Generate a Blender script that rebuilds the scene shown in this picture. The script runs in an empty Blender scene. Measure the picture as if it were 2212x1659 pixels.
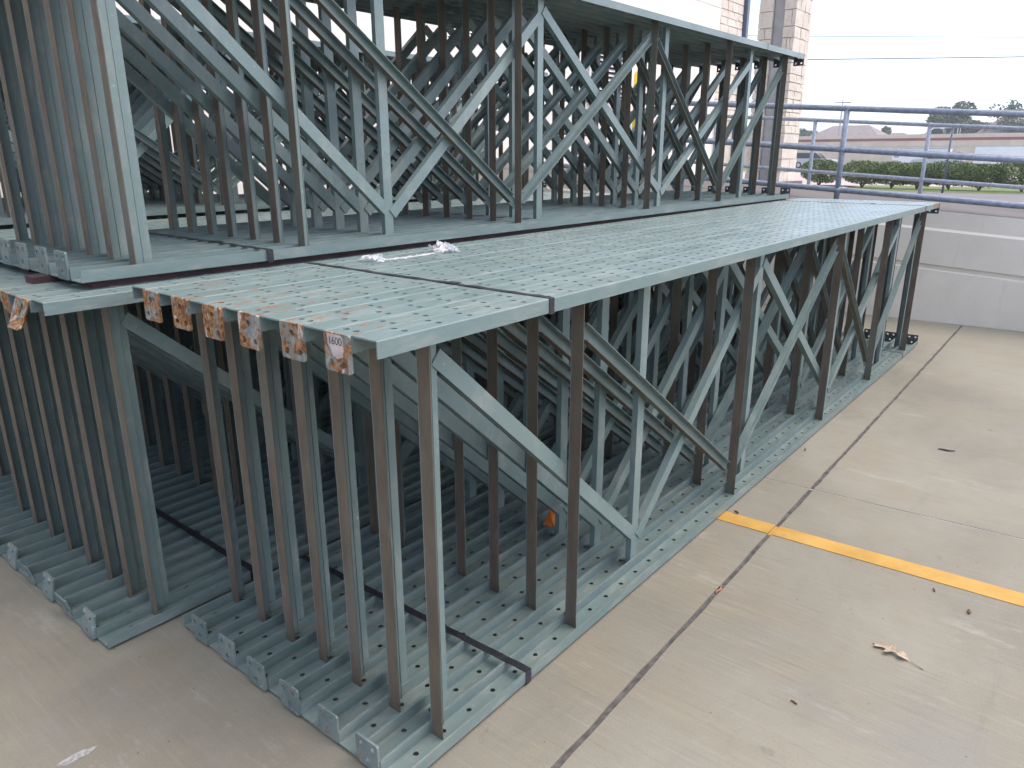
import bpy, bmesh, math, random
from mathutils import Vector, Matrix, noise
random.seed(7)
R = math.radians
sc = bpy.context.scene
col = sc.collection

# ------------------------------------------------------------------ camera, sky, sun, exposure
cam = bpy.data.cameras.new('camera')
cam.sensor_width = 36.0
cam.lens = 36.0 * 1598.74 / 2212.0
cam.clip_start = 0.05
cam.clip_end = 3000
co = bpy.data.objects.new('camera', cam); col.objects.link(co)
yaw, pitch, roll = 0.680264, 0.300503, -0.001688
fw = Vector((math.cos(yaw) * math.cos(pitch), math.sin(yaw) * math.cos(pitch), -math.sin(pitch)))
rt = Vector((math.sin(yaw), -math.cos(yaw), 0)); up = rt.cross(fw)
r2 = math.cos(roll) * rt + math.sin(roll) * up; u2 = -math.sin(roll) * rt + math.cos(roll) * up
m = Matrix((r2, u2, -fw)).transposed().to_4x4()
m.translation = Vector((-0.89497, -1.05138, 1.4120))
co.matrix_world = m
sc.camera = co

SUN_AZ, SUN_EL = R(-50), R(66)            # azimuth from +X towards +Y
w = bpy.data.worlds.new('World'); sc.world = w; w.use_nodes = True
nt = w.node_tree; nt.nodes.clear()
sky = nt.nodes.new('ShaderNodeTexSky'); sky.sky_type = 'NISHITA'; sky.sun_disc = False
sky.sun_elevation = SUN_EL; sky.sun_rotation = R(90) - SUN_AZ
sky.air_density = 0.5; sky.dust_density = 2.6; sky.ozone_density = 0.0; sky.altitude = 100
bg = nt.nodes.new('ShaderNodeBackground'); bg.inputs[1].default_value = 0.15
wo = nt.nodes.new('ShaderNodeOutputWorld')
nt.links.new(sky.outputs[0], bg.inputs[0]); nt.links.new(bg.outputs[0], wo.inputs[0])
sl = bpy.data.lights.new('sun', 'SUN'); sl.energy = 0.5; sl.angle = R(140); sl.color = (1.0, 0.94, 0.86)
so = bpy.data.objects.new('sun', sl); col.objects.link(so)
sd = Vector((math.cos(SUN_AZ) * math.cos(SUN_EL), math.sin(SUN_AZ) * math.cos(SUN_EL), math.sin(SUN_EL)))
so.rotation_euler = sd.to_track_quat('Z', 'Y').to_euler()
so.location = sd * 60
sc.view_settings.view_transform = 'Standard'; sc.view_settings.look = 'None'
sc.view_settings.exposure = 1.83; sc.view_settings.gamma = 1.0
sc.view_settings.use_curve_mapping = False
sc.cycles.max_bounces = 8

# ------------------------------------------------------------------ material helpers
class NT:
    def __init__(s, name, rough=0.6, spec=0.5, metal=0.0):
        s.m = bpy.data.materials.new(name); s.m.use_nodes = True
        s.t = s.m.node_tree; s.t.nodes.clear()
        s.b = s.n('ShaderNodeBsdfPrincipled'); s.o = s.n('ShaderNodeOutputMaterial')
        s.l(s.b.outputs[0], s.o.inputs[0])
        s.b.inputs['Roughness'].default_value = rough
        s.b.inputs['Specular IOR Level'].default_value = spec
        s.b.inputs['Metallic'].default_value = metal
        tc = s.n('ShaderNodeTexCoord'); s.obj = tc.outputs['Object']
    def n(s, t): return s.t.nodes.new(t)
    def l(s, a, b): s.t.links.new(a, b)
    def map(s, scale=(1, 1, 1), rand=False, rot=(0, 0, 0), coord=None):
        mp = s.n('ShaderNodeMapping'); mp.inputs['Scale'].default_value = scale; mp.inputs['Rotation'].default_value = rot
        s.l(coord or s.obj, mp.inputs['Vector'])
        if rand:
            oi = s.n('ShaderNodeObjectInfo'); k = s.n('ShaderNodeMath'); k.operation = 'MULTIPLY'; k.inputs[1].default_value = 57.0
            s.l(oi.outputs['Random'], k.inputs[0]); s.l(k.outputs[0], mp.inputs['Location'])
        return mp.outputs[0]
    def noise(s, vec, scale, detail=4, rough=0.55, dist=0.0):
        q = s.n('ShaderNodeTexNoise'); q.inputs['Scale'].default_value = scale; q.inputs['Detail'].default_value = detail
        q.inputs['Roughness'].default_value = rough; q.inputs['Distortion'].default_value = dist
        s.l(vec, q.inputs['Vector']); return q.outputs[0]
    def ramp(s, v, a, b, lo=0.0, hi=1.0):
        q = s.n('ShaderNodeMapRange'); q.inputs[1].default_value = a; q.inputs[2].default_value = b
        q.inputs[3].default_value = lo; q.inputs[4].default_value = hi; q.interpolation_type = 'SMOOTHSTEP'
        s.l(v, q.inputs[0]); return q.outputs[0]
    def mix(s, f, a, b):
        q = s.n('ShaderNodeMix'); q.data_type = 'RGBA'
        for v, i in ((f, 0), (a, 6), (b, 7)):
            if hasattr(v, 'links'): s.l(v, q.inputs[i])
            elif isinstance(v, (int, float)): q.inputs[i].default_value = v
            else: q.inputs[i].default_value = (*v, 1)
        return q.outputs[2]
    def math(s, op, a, b=0.0):
        q = s.n('ShaderNodeMath'); q.operation = op
        for v, i in ((a, 0), (b, 1)):
            if hasattr(v, 'links'): s.l(v, q.inputs[i])
            else: q.inputs[i].default_value = v
        return q.outputs[0]
    def color(s, v):
        if hasattr(v, 'links'): s.l(v, s.b.inputs['Base Color'])
        else: s.b.inputs['Base Color'].default_value = (*v, 1)
    def rough(s, v): s.l(v, s.b.inputs['Roughness'])
    def bump(s, h, strength=0.3, dist=0.01):
        q = s.n('ShaderNodeBump'); q.inputs['Strength'].default_value = strength; q.inputs['Distance'].default_value = dist
        s.l(h, q.inputs['Height']); s.l(q.outputs[0], s.b.inputs['Normal'])

def simple(name, c, var=0.12, rough=0.6, scale=6, spec=0.5, metal=0.0, bump=0.0, rand=True):
    t = NT(name, rough, spec, metal)
    v = t.map(rand=rand); f = t.noise(v, scale, 6, 0.6)
    t.color(t.mix(t.ramp(f, 0.3, 0.7), tuple(x * (1 - var) for x in c), tuple(min(1, x * (1 + var)) for x in c)))
    if bump: t.bump(t.noise(v, scale * 12, 5, 0.65), bump, 0.004)
    return t.m

TEAL = (0.152, 0.208, 0.193)
def paint(name, base, rust_amt, lng=(1, 3.2, 3.2)):
    t = NT(name, 0.38, 0.45)
    v = t.map(rand=True)
    oi = t.n('ShaderNodeObjectInfo')
    big = t.noise(v, 3.0, 5, 0.6); fine = t.noise(t.map((2 * lng[0], 4.4 * lng[1], 4.4 * lng[2]), True), 9, 5, 0.65)
    base1 = t.mix(oi.outputs['Random'], (base[0] * .86, base[1] * .90, base[2] * .92), (base[0] * 1.10, base[1] * 1.06, base[2] * 1.04))
    base2 = t.mix(oi.outputs['Random'], (base[0] * 1.12, base[1] * 1.10, base[2] * 1.08), (base[0] * .92, base[1] * .95, base[2] * .98))
    c = t.mix(t.ramp(big, 0.32, 0.68), base1, base2)
    dust = t.ramp(t.noise(t.map((1.2 * lng[0], 1.5 * lng[1], 1.5 * lng[2]), True), 4.5, 7, 0.7), 0.46, 0.74, 0.0, 0.45)
    c = t.mix(dust, c, (0.34, 0.335, 0.285))
    drk = t.ramp(t.noise(t.map((.8 * lng[0], lng[1], lng[2]), True), 3.1, 6, 0.7, .4), 0.56, 0.74, 0.0, 0.38)
    c = t.mix(drk, c, (0.085, 0.125, 0.120))
    scr = t.ramp(fine, 0.66, 0.72, 0.0, 0.42)
    c = t.mix(scr, c, (0.40, 0.45, 0.43))
    rn = t.noise(t.map((4, 16, 16), True), 2.6, 8, 0.7, 0.3)
    sp = t.n('ShaderNodeSeparateXYZ'); t.l(t.obj, sp.inputs[0])
    if rust_amt:
        end = t.ramp(sp.outputs[0], 0.0, 0.75, 0.16, -0.02)
        yy = t.math('ABSOLUTE', t.math('SUBTRACT', sp.outputs[1], 0.0383))
        edge = t.ramp(yy, 0.026, 0.037, 0.0, 0.06)
        rr = t.math('ADD', t.math('ADD', rn, end), edge)
        rf = t.ramp(rr, 0.76 - rust_amt, 0.81 - rust_amt, 0, .9)
    else:
        rf = t.ramp(rn, 0.74, 0.80, 0.0, 0.6)
    rc = t.mix(t.noise(t.map((1, 1, 1), True), 60, 4), (0.10, 0.035, 0.016), (0.33, 0.15, 0.065))
    c = t.mix(rf, c, rc)
    t.color(c)
    rg = t.math('ADD', t.ramp(big, 0.3, 0.7, 0.28, 0.46), t.math('ADD', t.math('MULTIPLY', rf, 0.4), t.math('MULTIPLY', dust, 0.35)))
    t.rough(rg)
    t.bump(t.noise(t.map((1, 3, 3), True), 14, 3), 0.10, 0.01)
    return t.m
M = {}
M['column'] = paint('teal_column_paint', TEAL, 0.046)
M['column_clean'] = paint('clean_column_paint', tuple(x * 0.92 for x in TEAL), 0.0)
M['brace'] = paint('teal_brace_paint', tuple(x * 0.97 for x in TEAL), 0.0, (2.2, 3, .9))

def brown():
    t = NT('weathered_brown_paint', 0.6, 0.3)
    v = t.map((1, 1, 1), True)
    c = t.mix(t.ramp(t.noise(t.map((6, 6, 1.6), True), 4, 6, 0.65), 0.3, 0.72), (0.103, 0.084, 0.063), (0.152, 0.119, 0.084))
    c = t.mix(t.ramp(t.noise(t.map((3, 3, 1.0), True), 2.2, 4), 0.5, 0.72), c, (0.135, 0.132, 0.104))
    # dried water marks: oval rings
    vo = t.n('ShaderNodeTexVoronoi'); vo.inputs['Scale'].default_value = 11; vo.inputs['Randomness'].default_value = 0.9
    t.l(t.map((2.2, 2.2, 1.0), True), vo.inputs['Vector'])
    inside = t.ramp(vo.outputs['Distance'], 0.24, 0.27, 0.55, 0.0)
    sel = t.ramp(t.noise(t.map((1, 1, 1), True), 2.5, 2), 0.54, 0.6)
    c = t.mix(t.math('MULTIPLY', inside, sel), c, (0.159, 0.148, 0.116))
    rf = t.ramp(t.noise(t.map((9, 9, 2.5), True), 5, 8, 0.72), 0.66, 0.72, 0, 0.8)
    c = t.mix(rf, c, (0.106, 0.049, 0.026))
    t.color(c); t.bump(t.noise(v, 90, 4), 0.08, 0.004)
    return t.m
M['brown'] = brown()

def plate():
    t = NT('rusted_plate', 0.65, 0.35)
    n1 = t.noise(t.map((1, 1, 1), True), 26, 7, 0.68, 0.6); n2 = t.noise(t.map((1, 1.3, .7), True), 38, 8, 0.7, 0.4)
    c = t.mix(t.ramp(n2, 0.45, 0.6), (0.17, 0.20, 0.185), (0.30, 0.29, 0.26))
    rc = t.mix(t.ramp(t.noise(t.map((1, 1, 1), True), 85, 5, .7), .35, .65), (0.085, 0.032, 0.016), (0.40, 0.20, 0.075))
    oi = t.n('ShaderNodeObjectInfo'); c = t.mix(t.ramp(t.math('ADD', n1, t.math('MULTIPLY', oi.outputs['Random'], .08)), 0.47, 0.55), c, rc)
    c = t.mix(t.ramp(t.noise(t.map((1, 2, .9), True), 22, 6, .62, .5), 0.60, 0.64), c, (0.50, 0.45, 0.40))
    t.color(c); t.bump(n2, 0.4, 0.004); return t.m
M['plate'] = plate()
def plate2():
    t = NT('scuffed_teal_plate', 0.5, 0.4)
    n1 = t.noise(t.map((1, 1, 1), True), 30, 7, 0.68, 0.6)
    c = t.mix(t.ramp(t.noise(t.map((1, 1, 1), True), 12, 5), .35, .65), (0.105, 0.150, 0.145), (0.175, 0.215, 0.20))
    c = t.mix(t.ramp(n1, 0.60, 0.65, 0, .7), c, (0.36, 0.355, 0.335))
    c = t.mix(t.ramp(t.noise(t.map((1.7, 1, 1), True), 24, 7, .7), .60, .66), c, (0.20, 0.10, 0.05))
    t.color(c); t.bump(n1, 0.3, 0.003); return t.m
M['plate2'] = plate2()
M['plate_dark'] = simple('dark_plate', (0.045, 0.055, 0.060), 0.2, 0.5)

def concrete():
    t = NT('broomed_concrete', 0.82, 0.25)
    v = t.obj
    K = lambda r, g, b: (r * .535, g * .545, b * .485)
    big = t.noise(v, 0.55, 7, 0.66, 0.5); mid = t.noise(v, 2.3, 8, 0.70, 0.4)
    c = t.mix(t.ramp(big, 0.34, 0.66), K(0.335, 0.305, 0.262), K(0.465, 0.430, 0.375))
    c = t.mix(t.ramp(mid, 0.44, 0.70, 0, 0.65), c, K(0.415, 0.362, 0.285))
    c = t.mix(t.ramp(t.noise(t.map((1, .45, 1), rot=(0, 0, .3)), 1.5, 8, 0.74), 0.52, 0.70, 0, 0.6), c, K(0.37, 0.37, 0.365))
    tr = t.noise(t.map((.55, 3.6, 1), rot=(0, 0, R(-3))), 1.1, 7, 0.72, .5)      # long faint drag marks
    c = t.mix(t.ramp(tr, 0.56, 0.72, 0, 0.38), c, K(0.26, 0.245, 0.225))
    br = t.noise(t.map((25, 1.1, 1), rot=(0, 0, R(4))), 3.2, 7, 0.75)
    brm = t.ramp(t.noise(v, 1.1, 4, .6), .35, .62, .25, 1.0)
    c = t.mix(t.math('MULTIPLY', t.ramp(br, 0.50, 0.74, 0, 0.50), brm), c, K(0.58, 0.55, 0.50))
    c = t.mix(t.math('MULTIPLY', t.ramp(br, 0.46, 0.26, 0, 0.62), brm), c, K(0.20, 0.18, 0.155))
    gr = t.noise(v, 150, 4, 0.7)
    c = t.mix(t.ramp(gr, 0.56, 0.76, 0, 0.6), c, K(0.22, 0.20, 0.175))
    c = t.mix(t.ramp(t.noise(v, 260, 2, 0.6), 0.58, 0.72, 0, .5), c, K(0.58, 0.55, 0.50))
    sc1 = t.ramp(t.noise(t.map((3.4, 1.0, 1), rot=(0, 0, R(20))), 1.7, 8, 0.74), 0.57, 0.70, 0, 0.55)
    c = t.mix(sc1, c, K(0.60, 0.585, 0.55))
    c = t.mix(t.ramp(t.noise(v, 6, 5, .66, .3), .66, .74, 0, .45), c, K(0.20, 0.18, 0.155))
    vo = t.n('ShaderNodeTexVoronoi'); vo.inputs['Scale'].default_value = 13; t.l(v, vo.inputs['Vector'])    # small pits and spots
    c = t.mix(t.ramp(vo.outputs['Distance'], 0.05, 0.035, 0, .55), c, K(0.16, 0.14, 0.12))
    t.color(c)
    h = t.math('ADD', t.math('MULTIPLY', br, 0.8), t.math('MULTIPLY', gr, 0.35))
    t.bump(h, 0.45, 0.004)
    return t.m
M['concrete'] = concrete()
def wallc(name, a, b):
    t = NT(name, 0.85, 0.2)
    v = t.obj
    c = t.mix(t.ramp(t.noise(v, 1.2, 7, .65, .3), .3, .7), a, b)
    st = t.noise(t.map((3, 3, .35)), 3.0, 7, .7)
    c = t.mix(t.ramp(st, .56, .78, 0, .4), c, tuple(x * .72 for x in a))
    c = t.mix(t.ramp(t.noise(v, 120, 3, .6), .6, .8, 0, .3), c, tuple(x * .7 for x in a))
    t.color(c); t.bump(t.noise(v, 150, 4, .6), .35, .003); return t.m
M['wall'] = wallc('pale_wall_concrete', (0.64, 0.59, 0.50), (0.74, 0.69, 0.595))
M['ramp'] = wallc('ramp_concrete', (0.115, 0.105, 0.098), (0.145, 0.135, 0.125))
M['stucco'] = wallc('cream_stucco', (0.74, 0.69, 0.60), (0.80, 0.755, 0.665))
M['rail'] = simple('blue_grey_rail_paint', (0.245, 0.285, 0.345), 0.2, 0.5, 26, bump=0.08)
M['strap'] = simple('black_strap', (0.022, 0.022, 0.026), 0.3, 0.35, 30)
M['sealant'] = simple('dark_joint_sealant', (0.085, 0.078, 0.072), 0.45, 0.9, 30, bump=0.5, rand=False)
M['maroon'] = simple('maroon_board', (0.050, 0.020, 0.022), 0.35, 0.75, 9, bump=0.2)
def yellow():
    t = NT('worn_yellow_paint', 0.7, 0.3)
    v = t.obj
    c = t.mix(t.ramp(t.noise(v, 3, 7, .65), .3, .7), (0.36, 0.195, 0.030), (0.50, 0.30, 0.07))
    br = t.noise(t.map((25, 1.1, 1), rot=(0, 0, R(4))), 3.2, 7, .75)
    c = t.mix(t.ramp(br, .54, .66, 0, .75), c, (0.30, 0.255, 0.175))
    c = t.mix(t.ramp(br, .44, .30, 0, .5), c, (0.25, 0.15, 0.05))
    c = t.mix(t.ramp(t.noise(v, 16, 8, .75, .3), .60, .66, 0, .85), c, (0.24, 0.21, 0.16))
    c = t.mix(t.ramp(t.noise(v, 5, 6, .7), .58, .72, 0, .5), c, (0.20, 0.155, 0.085))
    t.color(c); t.bump(br, .35, .004); return t.m
M['yellow'] = yellow()
def stone():
    t = NT('cream_limestone', 0.9, 0.2)
    oi = t.n('ShaderNodeObjectInfo')
    c = t.mix(oi.outputs['Random'], (0.60, 0.545, 0.455), (0.68, 0.625, 0.535))
    c = t.mix(t.ramp(t.noise(t.map(rand=True), 9, 6), .4, .7, 0, .5), c, (0.50, 0.43, 0.34))
    t.color(c); t.bump(t.noise(t.map(rand=True), 22, 6, .7), .9, .02); return t.m
M['stone'] = stone()
M['mortar'] = simple('mortar', (0.52, 0.465, 0.385), 0.1, 0.95)
M['blue_steel'] = simple('dark_blue_steel', (0.075, 0.105, 0.155), 0.12, 0.5)
M['grey_steel'] = simple('grey_steel', (0.33, 0.33, 0.325), 0.08, 0.6)
M['white'] = simple('white_paint', (0.78, 0.78, 0.76), 0.05, 0.5)
M['louvre'] = simple('white_louvre', (0.70, 0.69, 0.66), 0.08, 0.5)
M['safety'] = simple('safety_yellow', (0.72, 0.52, 0.04), 0.1, 0.45)
M['black'] = simple('black_paint', (0.02, 0.02, 0.02), 0.2, 0.6)
M['asphalt'] = simple('asphalt', (0.075, 0.072, 0.070), 0.25, 0.9, 0.6, rand=False)
M['road'] = simple('grey_road', (0.16, 0.15, 0.145), 0.12, 0.9, 0.6, rand=False)
M['lot'] = simple('lot_concrete', (0.36, 0.33, 0.29), 0.15, 0.9, 0.4, rand=False)
M['pink'] = simple('pinkish_pavement', (0.42, 0.335, 0.285), 0.12, 0.9, 0.5, rand=False)
M['grass'] = simple('lawn', (0.105, 0.150, 0.018), 0.3, 0.9, 3, rand=False)
M['tan'] = simple('tan_precast', (0.60, 0.505, 0.38), 0.07, 0.85, 0.8)
M['redband'] = simple('red_brown_band', (0.26, 0.085, 0.075), 0.1, 0.8)
M['roof'] = simple('shingle_roof', (0.21, 0.175, 0.165), 0.18, 0.9, 2)
M['glass'] = simple('dark_glass', (0.02, 0.024, 0.028), 0.1, 0.1)
M['tyre'] = simple('tyre_rubber', (0.02, 0.02, 0.02), 0.2, 0.85)
M['car_dark'] = simple('dark_car_paint', (0.05, 0.055, 0.065), 0.1, 0.25)
M['car_silver'] = simple('silver_car_paint', (0.42, 0.44, 0.45), 0.08, 0.25)
M['bark'] = simple('bark', (0.10, 0.075, 0.055), 0.25, 0.9)
M['dry_leaf'] = simple('dry_leaf', (0.36, 0.28, 0.19), 0.25, 0.7, 40)
M['brown_bit'] = simple('brown_bit', (0.12, 0.07, 0.04), 0.4, 0.8, 40)
M['orange'] = simple('orange_plastic', (0.75, 0.20, 0.03), 0.15, 0.35, 20)
M['label'] = simple('paper_label', (0.46, 0.40, 0.375), 0.25, 0.7, 40)
M['ink'] = simple('black_ink', (0.02, 0.02, 0.025), 0.1, 0.7)
M['wire'] = simple('wire', (0.22, 0.22, 0.22), 0.1, 0.7)
M['chalk'] = simple('white_smear', (0.50, 0.50, 0.47), 0.15, 0.9, 60)
def leaves(name, a, b):
    t = NT(name, 0.6, 0.3)
    g = t.n('ShaderNodeNewGeometry')
    t.color(t.mix(g.outputs['Random Per Island'], a, b)); return t.m
M['leafA'] = leaves('hedge_leaves', (0.060, 0.110, 0.020), (0.150, 0.205, 0.050))
M['leafB'] = leaves('tree_leaves', (0.040, 0.075, 0.025), (0.075, 0.115, 0.040))
def plasticm():
    t = NT('clear_plastic_film', 0.18, 0.6)
    t.color((0.70, 0.70, 0.70))
    tr = t.n('ShaderNodeBsdfTransparent'); mx = t.n('ShaderNodeMixShader')
    t.l(t.ramp(t.noise(t.obj, 30, 5), .35, .65, .12, .55), mx.inputs[0]); t.l(tr.outputs[0], mx.inputs[1]); t.l(t.b.outputs[0], mx.inputs[2])
    t.l(mx.outputs[0], t.o.inputs[0]); return t.m
M['film'] = plasticm()

# ------------------------------------------------------------------ object helpers
def mesh(name, verts, faces, mats, mi=None, smooth=False):
    me = bpy.data.meshes.new(name); me.from_pydata([tuple(v) for v in verts], [], faces)
    for q in (mats if isinstance(mats, (list, tuple)) else [mats]): me.materials.append(q)
    if mi: me.polygons.foreach_set('material_index', mi)
    if smooth: me.polygons.foreach_set('use_smooth', [True] * len(me.polygons))
    me.update(); return me
def obj(name, me, parent=None, loc=(0, 0, 0), rot=(0, 0, 0)):
    o = bpy.data.objects.new(name, me); col.objects.link(o)
    o.location = loc; o.rotation_euler = rot
    if parent: o.parent = parent
    return o
def tag(o, label=None, cat=None, group=None, kind=None):
    if label: o['label'] = label
    if cat: o['category'] = cat
    if group: o['group'] = group
    if kind: o['kind'] = kind
    return o
def thing(name, label, cat, loc=(0, 0, 0), rz=0, group=None):
    return tag(obj(name, None, None, loc, (0, 0, rz)), label, cat, group)
class G:
    """collects solids into one mesh"""
    def __init__(s): s.v = []; s.f = []; s.mi = []
    def add(s, v, f, mi=0):
        b = len(s.v); s.v += [tuple(x) for x in v]; s.f += [tuple(b + i for i in q) for q in f]
        s.mi += [mi] * len(f) if isinstance(mi, int) else mi
    def box(s, x0, x1, y0, y1, z0, z1, mi=0):
        v = [(x, y, z) for x in (x0, x1) for y in (y0, y1) for z in (z0, z1)]
        s.add(v, [(0, 1, 3, 2), (4, 6, 7, 5), (0, 4, 5, 1), (2, 3, 7, 6), (0, 2, 6, 4), (1, 5, 7, 3)], mi)
    def prism(s, poly, y0, y1, mi=0, axis='y'):
        """extrude a polygon of (x,z) along y; mi may be a list per side"""
        n = len(poly)
        v = [(a, y0, b) for a, b in poly] + [(a, y1, b) for a, b in poly]
        if axis == 'z': v = [(a, c, b) for a, b, c in v]
        area = sum(poly[i][0] * poly[(i + 1) % n][1] - poly[(i + 1) % n][0] * poly[i][1] for i in range(n))
        flip = (area > 0) == (axis == 'z')
        f = [tuple(range(n)), tuple(range(2 * n - 1, n - 1, -1))] + [(i, n + i, n + (i + 1) % n, (i + 1) % n) for i in range(n)]
        if flip: f = [q[::-1] for q in f]
        s.add(v, f, mi)
    def tube(s, pts, r, seg=10, mi=0, caps=True):
        pts = [Vector(p) for p in pts]; n = len(pts)
        d0 = (pts[1] - pts[0]).normalized(); ref = Vector((0, 0, 1)) if abs(d0.z) < .9 else Vector((1, 0, 0))
        v = []
        for i, p in enumerate(pts):
            d = (pts[min(i + 1, n - 1)] - pts[max(i - 1, 0)]).normalized()
            a = d.cross(ref).normalized(); b = a.cross(d)
            rr = r[i] if isinstance(r, (list, tuple)) else r
            v += [p + (a * math.cos(t) + b * math.sin(t)) * rr for t in [2 * math.pi * k / seg for k in range(seg)]]
        f = [(i * seg + k, i * seg + (k + 1) % seg, (i + 1) * seg + (k + 1) % seg, (i + 1) * seg + k) for i in range(n - 1) for k in range(seg)]
        if caps: f += [tuple(range(seg))[::-1], tuple((n - 1) * seg + k for k in range(seg))]
        s.add(v, f, mi)
    def mesh(s, name, mats, smooth=False): return mesh(name, s.v, s.f, mats, s.mi, smooth)
    def obj(s, name, mats, parent=None, smooth=False, loc=(0, 0, 0), rot=(0, 0, 0)): return obj(name, s.mesh(name, mats, smooth), parent, loc, rot)

def xw(y, off=0.0): return 6.45 - 0.07 * (y + 0.584) + off      # line of the retaining wall
SL = 0.066                                                       # the ramp climbs to the left

# ------------------------------------------------------------------ ground: dock slabs with real joints
land = tag(obj('ground', mesh('ground', [(-60, -150, -.14), (260, -150, -.14), (260, 190, -.14), (-60, 190, -.14)], [(0, 1, 2, 3)], M['lot'])), kind='structure')
dock = tag(obj('pavement', mesh('pavement', [(-14, -16, -.055), (6.6, -16, -.055), (6.6, 7.2, -.055), (-14, 7.2, -.055)], [(0, 1, 2, 3)], M['sealant'])), kind='structure')
def j1(x): return -0.2352 + 0.01433 * x
def j2(y): return 2.2390 - 0.0713 * y
def edge_pts(fn, a, b, n, off, axis, amp):
    out = []
    for i in range(n + 1):
        t = a + (b - a) * i / n; e = off + amp * noise.noise(Vector((t * 9, off * 700, 3.3))) + amp * .7 * noise.noise(Vector((t * 37, off * 500, 1.3)))
        out.append((t, fn(t) + e) if axis == 'x' else (fn(t) + e, t))
    return out
W1, W2 = 0.0085, 0.0035
xi = (2.2390 + 0.0713 * .2352) / (1 + .0713 * .01433); yi = j1(xi)
def slab(name, sx, sy):
    ex = -13 if sx < 0 else 6.56; ey = -15 if sy < 0 else 7.1
    a = edge_pts(j1, ex, xi + sx * W2, 160, sy * W1, 'x', 0.004)
    b = edge_pts(j2, yi + sy * W1, ey, 120, sx * W2, 'y', 0.0022)
    poly = a[:-1] + [(j2(yi + sy * W1) + sx * W2, j1(xi) + sy * W1)] + b[1:] + [(ex, ey)]
    g = G(); g.prism(poly, -.12, 0.0, 0, 'z')
    g.obj(name, M['concrete'], dock)
for sx in (-1, 1):
    for sy in (-1, 1): slab('concrete_slab', sx, sy)
g = G()
g.prism([(-13, j1(-13) - .03), (6.55, j1(6.55) - .03), (6.55, j1(6.55) + .03), (-13, j1(-13) + .03)], -.05, -.005, 0, 'z')
g.obj('joint_sealant', M['sealant'], dock)
g = G()
g.prism([(j2(-15) - .001, -15), (j2(-15) + .0035, -15), (j2(7) + .0035, 7), (j2(7) - .001, 7)], -.05, -.002, 0, 'z')
g.obj('joint_filler', M['chalk'], dock)
# yellow bay line, broken where it crosses the joint
def yl(y0, y1, nm, z0, z1, mat):
    n = 26; hi = []; lo = []
    for i in range(n + 1):
        y = y0 + (y1 - y0) * i / n
        hi.append((1.8115 - .0546 * y + .0018 * noise.noise(Vector((y * 13, 1, 2))), y)); lo.append((1.7265 - .0483 * y + .0018 * noise.noise(Vector((y * 13, 8, 2))), y))
    g = G(); g.prism(hi + lo[::-1], z0, z1, 0, 'z'); return g.obj(nm, mat)
ja = j1(1.77)
yo = tag(yl(ja - W1, -5.5, 'yellow_line', 0.0005, 0.0025, M['yellow']), 'worn yellow bay line painted across the open concrete, crossing the dark joint', 'painted line')
a = yl(1.02, ja + W1, 'line_segment', 0.0005, 0.0025, M['yellow']); a.parent = yo
a = yl(ja + W1, ja - W1, 'line_in_joint', -.0045, -.0035, M['yellow']); a.parent = yo
# far land: lawns, drive, asphalt
def sheet(name, x0, x1, y0, y1, z, mat):
    return tag(obj(name, mesh(name, [(x0, y0, z), (x1, y0, z), (x1, y1, z), (x0, y1, z)], [(0, 1, 2, 3)], mat)), kind='structure')
sheet('drive', 10.8, 28.2, -40, 30, -.07, M['pink'])
sheet('road', 28.2, 34.2, -60, 90, -.068, M['road'])
sheet('lawn', 34.2, 40, -40, 9.2, -.06, M['grass'])
sheet('drive', 39, 66, -60, 90, -.072, M['pink'])
sheet('verge', 66, 84, -60, 90, -.066, M['grass'])

# summer haze over everything
hm = bpy.data.materials.new('haze'); hm.use_nodes = True; ht = hm.node_tree; ht.nodes.clear()
hv = ht.nodes.new('ShaderNodeVolumePrincipled'); hv.inputs['Density'].default_value = 0.0011; hv.inputs['Color'].default_value = (.97, .98, 1, 1); hv.inputs['Anisotropy'].default_value = .3
ho = ht.nodes.new('ShaderNodeOutputMaterial'); ht.links.new(hv.outputs[0], ho.inputs['Volume'])
g = G(); g.box(-64, 264, -154, 194, -2.8, 12.0)
tag(g.obj('haze', hm), kind='stuff')

# ------------------------------------------------------------------ retaining wall and ramp
def loft(name, prof, y0, y1, slopes, mats, mi, kind=True):
    g = G(); n = len(prof); v = []
    for y in (y0, y1):
        for (dx, z), s in zip(prof, slopes): v.append((xw(y, dx), y, z + (SL * y if s else 0)))
    f = [(i, (i + 1) % n, n + (i + 1) % n, n + i) for i in range(n)]
    f += [tuple(range(n))[::-1], tuple(range(n, 2 * n))]
    g.add(v, [q[::-1] for q in f], mi + [mi[0], mi[0]])
    o = g.obj(name, mats)
    return tag(o, kind='structure') if kind else o
prof = [(0, -1.6), (0, .437), (.016, .446), (.016, .478), (0, .487), (0, .772), (.018, .792), (.018, .935), (.40, .935), (.40, -1.6)]
loft('retaining_wall', prof, -12.5, 6.98, [0] + [1] * 8 + [0], [M['wall'], M['ramp']], [0] * 7 + [1, 0, 0])
loft('ramp', [(.402, -1.6), (.402, .931), (1.30, .931), (1.30, -1.6)], -12.5, 6.98, [0, 1, 1, 0], [M['ramp']], [0] * 4)
loft('low_wall', [(3.88, -1.6), (3.88, .36), (4.12, .36), (4.12, -1.6)], -9.5, 6.98, [0, 1, 1, 0], [M['ramp']], [0] * 4)
plat = tag(obj('platform', None), kind='structure')
g = G(); g.box(12.05, 13.3, 3.62, 6.98, -.1, .95); plat = tag(g.obj('platform', M['ramp']), kind='structure')
bpy.data.objects.remove(bpy.data.objects['platform'], do_unlink=True) if bpy.data.objects.get('platform') is not plat else None
plat.name = 'platform'

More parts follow.
